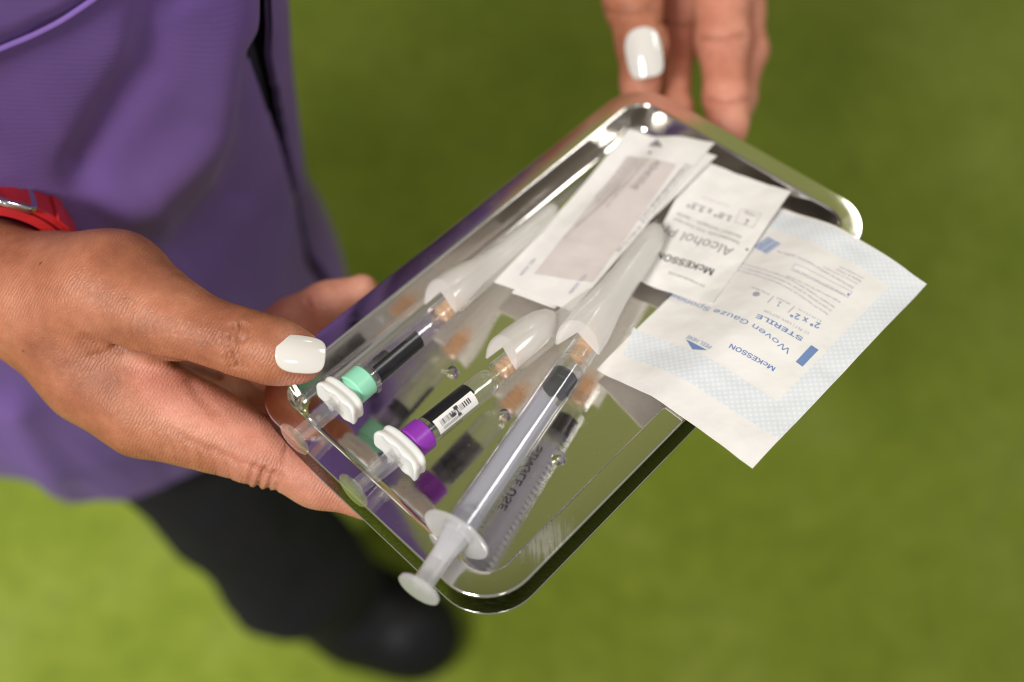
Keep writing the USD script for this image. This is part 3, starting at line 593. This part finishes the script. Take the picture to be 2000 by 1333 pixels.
H = .0008
RH = [dict(k=.009, chains=[
        [J(-620, 500, .47, 118), J(-330, 520, .42, 120), J(-20, 553, .318, 116), J(150, 610, .306, 122)],
        [J(120, 570, .306, 112), J(222, 570, .298, 108), J(322, 620, .291, 74), J(388, 645, .288, 56)],
        [J(110, 620, .310, 112), J(200, 720, .308, 104), J(290, 795, .304, 88), J(410, 838, .303, 66)],
        [J(160, 640, .325, 120), J(330, 750, .330, 85), J(430, 760, .332, 66)]]),
      dict(k=.007, join=.0075, chains=[[J(380, 643, .288, 56), J(463, 666, .2855, 56), J(540, 688, .2865, 55), J(588, 700, .288, 46)]]),
      dict(k=.006, join=.010, chains=[[J(400, 836, .303, 67), J(508, 882, .302, 60), J(620, 938, .300, 47), J(716, 984, .297, 33)]]),
      dict(k=.006, join=.006, chains=[[J(400, 790, .326, 60), J(520, 800, .334, 52), J(640, 760, .345, 46), J(740, 720, .352, 40)]]),
      dict(k=.006, join=.006, chains=[[J(370, 740, .336, 60), J(480, 690, .342, 50), J(575, 630, .3435, 44), J(640, 597, .342, 41), J(708, 566, .341, 31)]])]
F, org = field(RH, H); rv, rf = surface_nets(F, org, H)
q = to_px(rv); nn = vnormals(rv, rf); facing = -((rv - CAM) / np.linalg.norm(rv - CAM, axis=1, keepdims=True) * nn).sum(1)
near = q[:, 2] < .322
disp = np.zeros(len(rv)); palm = np.zeros(len(rv)); dark = np.zeros(len(rv))
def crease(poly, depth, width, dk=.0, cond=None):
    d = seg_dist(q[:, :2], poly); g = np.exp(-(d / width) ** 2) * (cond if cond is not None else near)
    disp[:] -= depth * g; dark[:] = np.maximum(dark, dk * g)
crease([(218, 682), (240, 690), (300, 702), (365, 713), (430, 735)], .0016, 5, .55)
crease([(240, 690), (200, 672), (165, 660)], .0005, 9, .15); crease([(235, 688), (205, 690), (175, 697)], .0005, 6, .15)
for off, dp, dk in ((-12, .0007, .2), (0, .0014, .42), (13, .0008, .22), (22, .0005, .1)):                                   # thumb knuckle
    crease([(456 + off, 634), (449 + off, 655), (450 + off, 685), (462 + off, 718)], dp, 3.0, dk)
crease([(470, 632), (462, 650), (468, 668), (482, 660), (484, 640), (470, 632)], .0007, 3, .15)
for k in range(9): crease([(395 + k * 6, 622 + k * 2), (388 + k * 6, 655 + k * 2), (396 + k * 6, 690 + k * 2)], .00025, 2.2, .08)
for k in range(7): crease([(265 + 14 * k, 690 - 2 * k), (250 + 15 * k, 640 - 3 * k), (262 + 16 * k, 590)], .00018, 3, .03)
for x, y, dp, dk in ((489, 930, .0008, .2), (508, 938, .0015, .42), (527, 944, .0012, .32), (541, 950, .0007, .15)): crease([(x + 8, y - 22), (x, y - 4), (x - 6, y + 18)], dp, 4.2, dk)
for k in range(5): crease([(478 + 9 * k, 905 + 5 * k), (500 + 9 * k, 912 + 5 * k)], .0004, 3, .06)
crease([(562, 868), (556, 885), (552, 905)], .0005, 3, .15)
crease([(372, 742), (378, 755), (390, 775), (420, 805)], .0005, 13, .06)
crease([(330, 835), (370, 862), (420, 880), (470, 905)], .0004, 7, .08)
for k in range(7): crease([(300 + 26 * k, 845 + 9 * k), (314 + 26 * k, 868 + 9 * k), (318 + 26 * k, 890 + 9 * k)], .0003, 3, .1)
crease([(600, 585), (606, 600)], .0005, 4, .2, q[:, 2] > .31)
# lighter, pinker palm side: under the thumb, down to the web, along the inner side of the index finger and the finger behind the rim
side = lambda d, a, b: sm(d, a, b)
line_y = np.interp(q[:, 0], [0, 225, 300, 365, 470, 560, 650, 760], [660, 690, 720, 735, 800, 862, 930, 1000])
low_y = np.interp(q[:, 0], [200, 260, 330, 420, 500, 600, 700], [715, 760, 815, 852, 880, 938, 985])
palm = np.maximum(palm, sm(q[:, 1], line_y - 22, line_y + 5) * (1 - sm(q[:, 1], low_y - 22, low_y + 42)) * sm(q[:, 0], 215, 300))
palm = np.maximum(palm, sm(q[:, 0], 380, 470) * sm(q[:, 1], 760, 830) * sm(q[:, 1], 835, 860) * .55)
palm = np.maximum(palm, (q[:, 2] > .326) * 1.0)
palm = np.maximum(palm, .6 * sm(np.abs(q[:, 1] - 700), 26, 46) * sm(q[:, 0], 520, 575) * (q[:, 1] < 770))
rv = rv + nn * disp[:, None]
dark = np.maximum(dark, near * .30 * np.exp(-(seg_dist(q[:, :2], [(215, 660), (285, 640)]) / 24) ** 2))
# moles
for mx, my, mr in ((79, 515, 3.0), (244, 583, 3.2), (46, 686, 2.6)): dark = np.maximum(dark, .95 * np.exp(-(np.hypot(q[:, 0] - mx, q[:, 1] - my) / mr) ** 4) * near)

LH = [dict(k=.010, chains=[[J(1330, -330, .420, 150), J(1390, -200, .425, 110)], [J(1330, -330, .42, 160), J(1230, -200, .405, 75)], [J(1330, -330, .42, 160), J(1330, -150, .44, 60)],
                           [J(1330, -330, .415, 150), (np.array([.088, .40, .965]), .033), (np.array([.080, .48, 1.015]), .036)]]),
      dict(k=.005, join=.008, chains=[[J(1224, -150, .402, 66), J(1235, 0, .391, 54), J(1253, 85, .3885, 46), J(1250, 160, .3905, 35), J(1250, 200, .3925, 30)]]),
      dict(k=.005, join=.005, chains=[[J(1332, -150, .440, 48), J(1326, 0, .428, 40), J(1318, 100, .424, 36), J(1318, 215, .402, 29), J(1320, 260, .398, 22)]]),
      dict(k=.005, join=.006, chains=[[J(1404, -150, .412, 58), J(1408, 0, .408, 51), J(1411, 75, .405, 49), J(1419, 190, .398, 40), J(1422, 240, .394, 36), J(1424, 262, .393, 30)]]),
      dict(k=.005, join=.006, chains=[[J(1440, -120, .432, 56), J(1450, 20, .428, 40), J(1464, 100, .424, 33), J(1446, 190, .414, 28), J(1440, 240, .408, 22)]])]
F, org = field(LH, H); lv, lf = surface_nets(F, org, H); ql = to_px(lv); nl = vnormals(lv, lf)
palml = np.where(ql[:, 0] > 1300, .75, .15) + .5 * sm(ql[:, 1], 140, 180); palml = np.clip(palml, 0, 1); darkl = np.zeros(len(lv)); dl = np.zeros(len(lv))
def crease_l(poly, depth, width, dk=0):
    d = seg_dist(ql[:, :2], poly); g = np.exp(-(d / width) ** 2); dl[:] -= depth * g; darkl[:] = np.maximum(darkl, dk * g)
crease_l([(1180, 23), (1230, 24), (1275, 15)], .0007, 4, .3); crease_l([(1180, 14), (1240, 12), (1280, 6)], .0005, 4, .2)
crease_l([(1366, 74), (1410, 75), (1456, 68)], .0008, 5, .3); crease_l([(1378, 193), (1415, 198), (1460, 193)], .0008, 5, .25); crease_l([(1290, 44), (1350, 46)], .0008, 6, .3)
lv = lv + nl * dl[:, None]

# coarse rest of the arms, up to the shoulders inside the tunic
def arm(pts, h=.004):
    F, o = field([dict(k=.02, chains=[pts])], h, .02); return surface_nets(F, o, h)
ra = arm([J(-480, 505, .448, 118), (np.array([-.50, .16, .93]), .042), (np.array([-.27, .14, 1.19]), .045)])
la = arm([(np.array([.081, .47, 1.010]), .0355), (np.array([.05, .66, 1.05]), .042), (np.array([-.22, .33, 1.16]), .042)])
PERSON = Thing('person', 'person in purple tunic, black trousers and black shoes holding the tray with both hands', 'person', (-.2, .25, 0))
bv, bf = cat((rv, rf), (lv, lf), ra, la); z2 = np.zeros(len(ra[0]) + len(la[0]))
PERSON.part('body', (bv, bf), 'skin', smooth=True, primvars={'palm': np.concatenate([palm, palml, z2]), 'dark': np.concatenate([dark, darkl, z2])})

# --- fingernails
def nail(center, tip_dir, normal, L, Wd, R=7.0, thick=.7, dome=.5, p=3.6):
    d = norm(tip_dir); n_ = norm(np.asarray(normal) - (np.asarray(normal) @ d) * d); s = np.cross(n_, d)
    K, M = 15, 56; th = np.linspace(0, 2 * np.pi, M, endpoint=False)
    p = np.where(np.cos(th) < 0, 2.35, p); ex = np.sign(np.cos(th)) * np.abs(np.cos(th)) ** (2 / p); ey = np.sign(np.sin(th)) * np.abs(np.sin(th)) ** (2 / p)
    rings = []
    for lev, (k, dz) in enumerate([(1, -thick), (1, -.15), (.975, 0)] + [(kk, 0) for kk in np.linspace(.93, .03, K)]):
        a, b = ex * k * L / 2, ey * k * Wd / 2 * (1 - .06 * (ex * k)); phi = b / R
        x, y, z = a, R * np.sin(phi), R * (np.cos(phi) - 1) - dome * (a / (L / 2)) ** 2 + dz
        rings.append(center + (x[:, None] * d + y[:, None] * s + z[:, None] * n_) / 1000)
    return loft(rings, True, False, True)
Cn = at(588, 690, .2785)
PERSON.part('fingernail', nail(Cn, at(632, 696, .2805) - at(545, 686, .2768), CAM - Cn + .06 * (W @ [-.15, -.75, 0]), 13.6, 11.4, 8.0, 1.0, .6), 'nail_polish', smooth=60, label='white painted thumb nail over the tray rim')
Cl = at(1258, 102, .3775)
PERSON.part('fingernail', nail(Cl, at(1265, 148, .3785) - at(1250, 57, .3775), CAM - Cl + .05 * (W @ [.1, -.5, 0]), 18.5, 15.0, 9.5, 1.0, .7), 'nail_polish', smooth=60, label='white painted nail at the far corner of the tray')
Ci = at(738, 1006, .2995)
PERSON.part('fingernail', nail(Ci, at(745, 1022, .301) - at(722, 998, .2995), W @ [-.25, .75, .3], 9, 9, 6, .8, .5), 'nail_polish', smooth=60, label='white nail tip peeking out under the tray')

# --- tunic
CT = np.array([-.20, .22])
KZ = [.615, .70, .78, .86, .95, 1.1, 1.18, 1.25]
def tunic_radius(z, th):
    side = np.interp(z, KZ, [.1374, .1262, .1328, .14, .1461, .122, .11, .05]); front = np.interp(z, KZ, [.1315, .130, .122, .110, .104, .106, .10, .05])
    t = np.angle(np.exp(1j * np.asarray(th))); return side + (front - side) * (1 - sm(t, math.radians(-55), math.radians(-5))) * (1 - sm(-t, math.radians(120), math.radians(170)))
def on_tunic(px, py):
    d = W @ ray(px, py)
    for k in np.linspace(.2, 1.0, 1600):
        p = CAM + d * k
        if np.hypot(*(p[:2] - CT)) < tunic_radius(p[2], math.atan2(p[1] - CT[1], p[0] - CT[0])): return p
    return False
GP = [p for p in (on_tunic(*q_) for q_ in ((515, 2), (548, 180), (580, 350), (640, 520))) if p is not False]
print('vent', len(GP))
GZ_ = np.array([p[2] for p in GP]); GA_ = np.array([math.atan2(p[1] - CT[1], p[0] - CT[0]) for p in GP])
def tunic_mesh():
    zs = np.concatenate([np.linspace(.615, .64, 5), np.linspace(.65, 1.12, 150), np.linspace(1.14, 1.24, 8)]); n = 520; th = np.linspace(0, 2 * np.pi, n, endpoint=False); rings, inner, slit = [], [], []
    for z in zs:
        r = tunic_radius(z, th); tw_ = np.angle(np.exp(1j * th)); calm = 1 - .85 * sm(tw_, -.75, -.3) * (1 - sm(tw_, .7, 1.2))
        amp = np.interp(z, [.6, .8, 1.0], [.006, .004, .002])
        fold = amp * (np.sin(th * 5 + 1.0 + (z - .6) * 2.2) * .6 + np.sin(th * 9 + 2.1 - (z - .6) * 4) * .35)
        fold += .016 * (meshkit.fbm(np.stack([np.cos(th) * 2.2, np.sin(th) * 2.2, np.full(n, z * 2.4)], -1), 4, 5) - .5)
        fold = fold * calm
        a = np.angle(np.exp(1j * (th - np.interp(z, GZ_[::-1], GA_[::-1]))))                                     # side vent: a deep groove with the back flap behind it
        fold += -.003 * np.exp(-((a - .0) / .06) ** 2); slit.append((a > -.045 - .010 * np.sin(z * 17)) & (a < .045 + .012 * np.sin(z * 21 + 1)) & (z < 1.08))
        P0 = np.column_stack([CT[0] + r * np.cos(th), CT[1] + r * np.sin(th), np.full(n, z)]); Qp = to_px(P0); seam = np.interp(Qp[:, 0], [-400, 0, 60, 120, 180, 260, 400], [200, 96, 72, 42, 2, -70, -260])
        vis = (P0[:, :2] - CT) @ (CAM[:2] - CT) > 0
        fold += vis * (.006 * np.exp(-(seg_dist(Qp[:, :2], [(470, -60), (430, 260), (300, 400), (160, 470)]) / 55) ** 2) - .006 * np.exp(-(seg_dist(Qp[:, :2], [(500, 120), (470, 380), (380, 500)]) / 42) ** 2)
                       - .004 * np.exp(-(seg_dist(Qp[:, :2], [(330, -40), (300, 140), (180, 330)]) / 40) ** 2) + .004 * np.exp(-(seg_dist(Qp[:, :2], [(30, 800), (90, 900), (120, 990)]) / 40) ** 2))
        fold += vis * (.0022 * (1 - sm(Qp[:, 1], seam - 22, seam + 2)))
        hem = .004 * np.sin(th * 4 + .6) * np.interp(z, [.615, .66], [1, 0])
        rr = r + fold; rings.append(np.column_stack([CT[0] + rr * np.cos(th), CT[1] + rr * np.sin(th), np.full(n, z) + hem - .062 * np.exp(-(tw_ / .7) ** 2) * np.clip(1 - (z - .615) / .2, 0, 1)]))
    inn = [np.column_stack([CT[0] + (r_[:, 0] - CT[0]) * .985, CT[1] + (r_[:, 1] - CT[1]) * .985, r_[:, 2] + (.0 if k else .001)]) for k, r_ in enumerate(rings[:155])]
    def opened(m, k):
        fl = np.concatenate(slit[:k]); fl = np.concatenate([fl, np.zeros(len(m[0]) - len(fl), bool)]); return m[0], m[1][~fl[m[1]].all(1)]
    return cat(opened(loft(rings, True, False, True), len(rings)), opened(loft([rings[0], inn[0]]), 1), opened(loft(inn), len(inn)))
def vent_shade_panel():  # dark sheet put behind the slit so the gap reads as shaded
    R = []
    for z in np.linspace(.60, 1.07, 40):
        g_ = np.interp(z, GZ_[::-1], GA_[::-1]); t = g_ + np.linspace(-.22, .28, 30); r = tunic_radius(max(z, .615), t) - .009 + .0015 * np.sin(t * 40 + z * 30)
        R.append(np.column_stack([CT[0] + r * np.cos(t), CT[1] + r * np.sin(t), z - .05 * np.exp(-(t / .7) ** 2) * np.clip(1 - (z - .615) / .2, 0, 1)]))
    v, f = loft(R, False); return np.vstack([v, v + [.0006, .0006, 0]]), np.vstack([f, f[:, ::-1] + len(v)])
TUNIC = tunic_mesh(); tpath = PERSON.part('tunic', TUNIC, 'tunic_fabric', smooth=True)
def seam_line(pts):
    V = TUNIC[0][:520 * 163]; Q_ = to_px(V); ok = (V[:, :2] - CT) @ (CAM[:2] - CT) > 0; V, Q_ = V[ok], Q_[ok]; P = []
    xs = np.linspace(pts[0][0], pts[-1][0], 60)
    for x in xs:
        y = np.interp(x, [p[0] for p in pts], [p[1] for p in pts]); w = np.exp(-((Q_[:, 0] - x) ** 2 + (Q_[:, 1] - y) ** 2) / 2 / 14 ** 2) + 1e-30; d = (w * Q_[:, 2]).sum() / w.sum(); P.append(at(x, y, d - .0012))
    P = np.array(P); P = ndimage.gaussian_filter1d(P, 2.0, axis=0, mode='nearest'); th = np.linspace(0, 2 * np.pi, 10, endpoint=False); rings = []
    for k in range(len(P)):
        t = norm(P[min(k + 1, len(P) - 1)] - P[max(k - 1, 0)]); o_ = norm(CAM - P[k]); s_ = norm(np.cross(t, o_)); o_ = np.cross(s_, t)
        rings.append(P[k] + .0008 * np.cos(th)[:, None] * s_ + .0007 * np.sin(th)[:, None] * o_)
    return loft(rings, True, True, True)
PERSON.part('vent_shade_panel', vent_shade_panel(), 'vent_shade_fabric', parent=tpath, smooth=True, label='added dark navy sheet standing in for the shade inside the side vent')
PERSON.part('seam', seam_line([(-120, 150), (0, 96), (60, 72), (120, 42), (180, 2), (260, -60)]), 'tunic_fabric', parent=tpath, smooth=True)

def sleeve(a, b, ra_, rb_):
    d = norm(b - a); x = norm(np.cross(d, [0, 0, 1])); y = np.cross(x, d); th = np.linspace(0, 2 * np.pi, 48, endpoint=False); R = []
    for k in np.linspace(0, 1, 20):
        r = ra_ + (rb_ - ra_) * k + .003 * np.sin(th * 3 + 5 * k) * k; R.append(a + d * k * np.linalg.norm(b - a) + np.cos(th)[:, None] * x * np.reshape(r, (-1, 1)) + np.sin(th)[:, None] * y * np.reshape(r, (-1, 1)))
    I = [a + (r_ - a) * 1.0 - (r_ - r_.mean(0)) * .04 for r_ in R[::-1]]
    return loft(R + I, True, False, False)
PERSON.part('sleeve', sleeve(np.array([-.22, .33, 1.16]), np.array([.01, .64, 1.06]), .052, .055), 'tunic_fabric', smooth=True)
PERSON.part('sleeve', sleeve(np.array([-.28, .14, 1.18]), np.array([-.44, .15, 1.02]), .062, .060), 'tunic_fabric', smooth=True)

# --- trousers and shoes
def Gz(px, py, z): return ground(px, py, z)
def limb(chs, h, k=.03, noise=.0, seed=1):
    F, o = field([dict(k=k, join=.02, chains=chs)], h, .03); v, f = surface_nets(F, o, h)
    if noise: v = v + vnormals(v, f) * (noise * (meshkit.fbm(v * [22, 22, 14], 3, seed) - .5))[:, None]
    return v, f
leg1 = [(np.array([-.20, .20, .76]), .05), (np.array([-.182, .172, .61]), .055), (Gz(562, 1105, .30), .053), (Gz(640, 1148, .085), .057)]
leg2 = [(np.array([-.19, .24, .76]), .04), (np.array([-.16, .24, .6]), .045), (np.array([-.04, .205, .30]), .05), (np.array([.01, .22, .085]), .054)]
hips = [(np.array([-.205, .235, .70]), .07), (np.array([-.205, .25, 1.0]), .065)]
tv, tf = limb([leg1, leg2, hips], .006, .03, .014)
PERSON.part('trousers', (tv, tf), 'trouser_fabric', smooth=True)
def shoe(heel, toe):
    d = np.array([*(toe - heel)[:2], 0]); L = np.linalg.norm(d); d /= L
    p = lambda k, z: np.array([*(heel[:2] + d[:2] * k * L), z])
    s = np.array([-d[1], d[0], 0])
    ch = [[(p(.1, .05), .042), (p(.45, .052), .046), (p(.8, .045), .043), (p(.93, .04), .036)], [(p(.55, .042) + s * .012, .044), (p(.85, .04) + s * .012, .036)], [(p(.55, .042) - s * .012, .044), (p(.85, .04) - s * .012, .036)], [(p(.15, .09), .04), (p(.5, .06), .04)]]
    F, o = field([dict(k=.02, chains=ch)], .004, .02); v, f = surface_nets(F, o, .004); v[:, 2] = np.maximum(v[:, 2], .003); return v, f
PERSON.part('shoe', shoe(Gz(540, 1138, .04), Gz(858, 1256, .04)), 'shoe_rubber', smooth=True)
PERSON.part('shoe', shoe(np.array([-.04, .26, .04]), np.array([.075, .215, .04])), 'shoe_rubber', smooth=True)

# --- watch strap with its buckle
WC = at(-46, 524, .323); wa = norm(W @ [-.45, -.62, .64]); wx = norm(np.cross(wa, W @ [0, 1, 0])); wy = np.cross(wa, wx)
WT = Thing('wristwatch', 'red rubber watch strap with a steel buckle round the wrist', 'watch', WC)
def ring_band(r, w0, w1, thick, a0=0, a1=360, n=90, lift=None, off=0):
    A = np.radians(np.linspace(a0, a1, n)); rings = []
    for a in A:
        e = math.cos(a) * wx + math.sin(a) * wy; rr = r + (lift(math.degrees(a)) if lift else 0)
        c = [(rr, w0), (rr + thick * .7, w0), (rr + thick, w0 + .5), (rr + thick, w1 - .5), (rr + thick * .7, w1), (rr, w1)]
        rings.append([WC + (x * e + s * wa) / 1000 for x, s in c])
    closed = abs(a1 - a0) >= 359.9
    return loft(rings, True, not closed, not closed)
WT.part('strap', ring_band(26.4, -10, 19, 2.6), 'strap_red', smooth=40)

def band_angle(px, py):
    A = np.radians(np.arange(0, 360, 1.0)); P = WC + (29.0 * (np.cos(A)[:, None] * wx + np.sin(A)[:, None] * wy)) / 1000; Q = to_px(P)
    d = np.hypot(Q[:, 0] - px, Q[:, 1] - py) + (Q[:, 2] - Q[:, 2].min()) * 200; return math.degrees(A[np.argmin(d)])
A0 = band_angle(14, 396)
def band_pt(deg, s_, r): a = math.radians(deg); return WC + (r * (math.cos(a) * wx + math.sin(a) * wy) + s_ * wa) / 1000
def wire(pts, rad, n=10, closed=False):
    pts = np.asarray(pts); k = len(pts); rings = []
    for i in range(k):
        a, b = (pts[(i - 1) % k], pts[(i + 1) % k]) if closed else (pts[max(i - 1, 0)], pts[min(i + 1, k - 1)])
        t = norm(b - a); u_ = norm(np.cross(t, norm(pts[i] - WC))); w_ = np.cross(t, u_); th = np.linspace(0, 2 * np.pi, n, endpoint=False)
        rings.append(pts[i] + rad * (np.cos(th)[:, None] * u_ + np.sin(th)[:, None] * w_))
    if closed: rings.append(rings[0])
    return loft(rings, True, not closed, not closed)
fr = [band_pt(A0 + 11 * sg_c, 10.8 * sg_s, 30.6 + .6 * abs(sg_s)) for sg_c, sg_s in [(np.sign(math.cos(t)) * abs(math.cos(t)) ** .5, np.sign(math.sin(t)) * abs(math.sin(t)) ** .5) for t in np.linspace(0, 2 * math.pi, 40, endpoint=False)]]
WT.part('buckle', wire(fr, .0013, closed=True), 'buckle_steel', smooth=True)
WT.part('buckle_tongue', wire([band_pt(A0 + d_, 0, 30.2 + .5 * math.cos(d_ / 8)) for d_ in np.linspace(-12, 14, 12)], .0010), 'buckle_steel', smooth=True)
WT.part('strap_tail', ring_band(29.3, -8.4, 16.5, 2.2, A0 - 75, A0 + 55, 50, off=0), 'strap_red', smooth=40)
WT.part('strap_keeper', ring_band(31.6, -9.6, 17.5, .9, A0 + 24, A0 + 32, 8), 'strap_red', smooth=40)
print('triangles', len(bf) + len(tf))
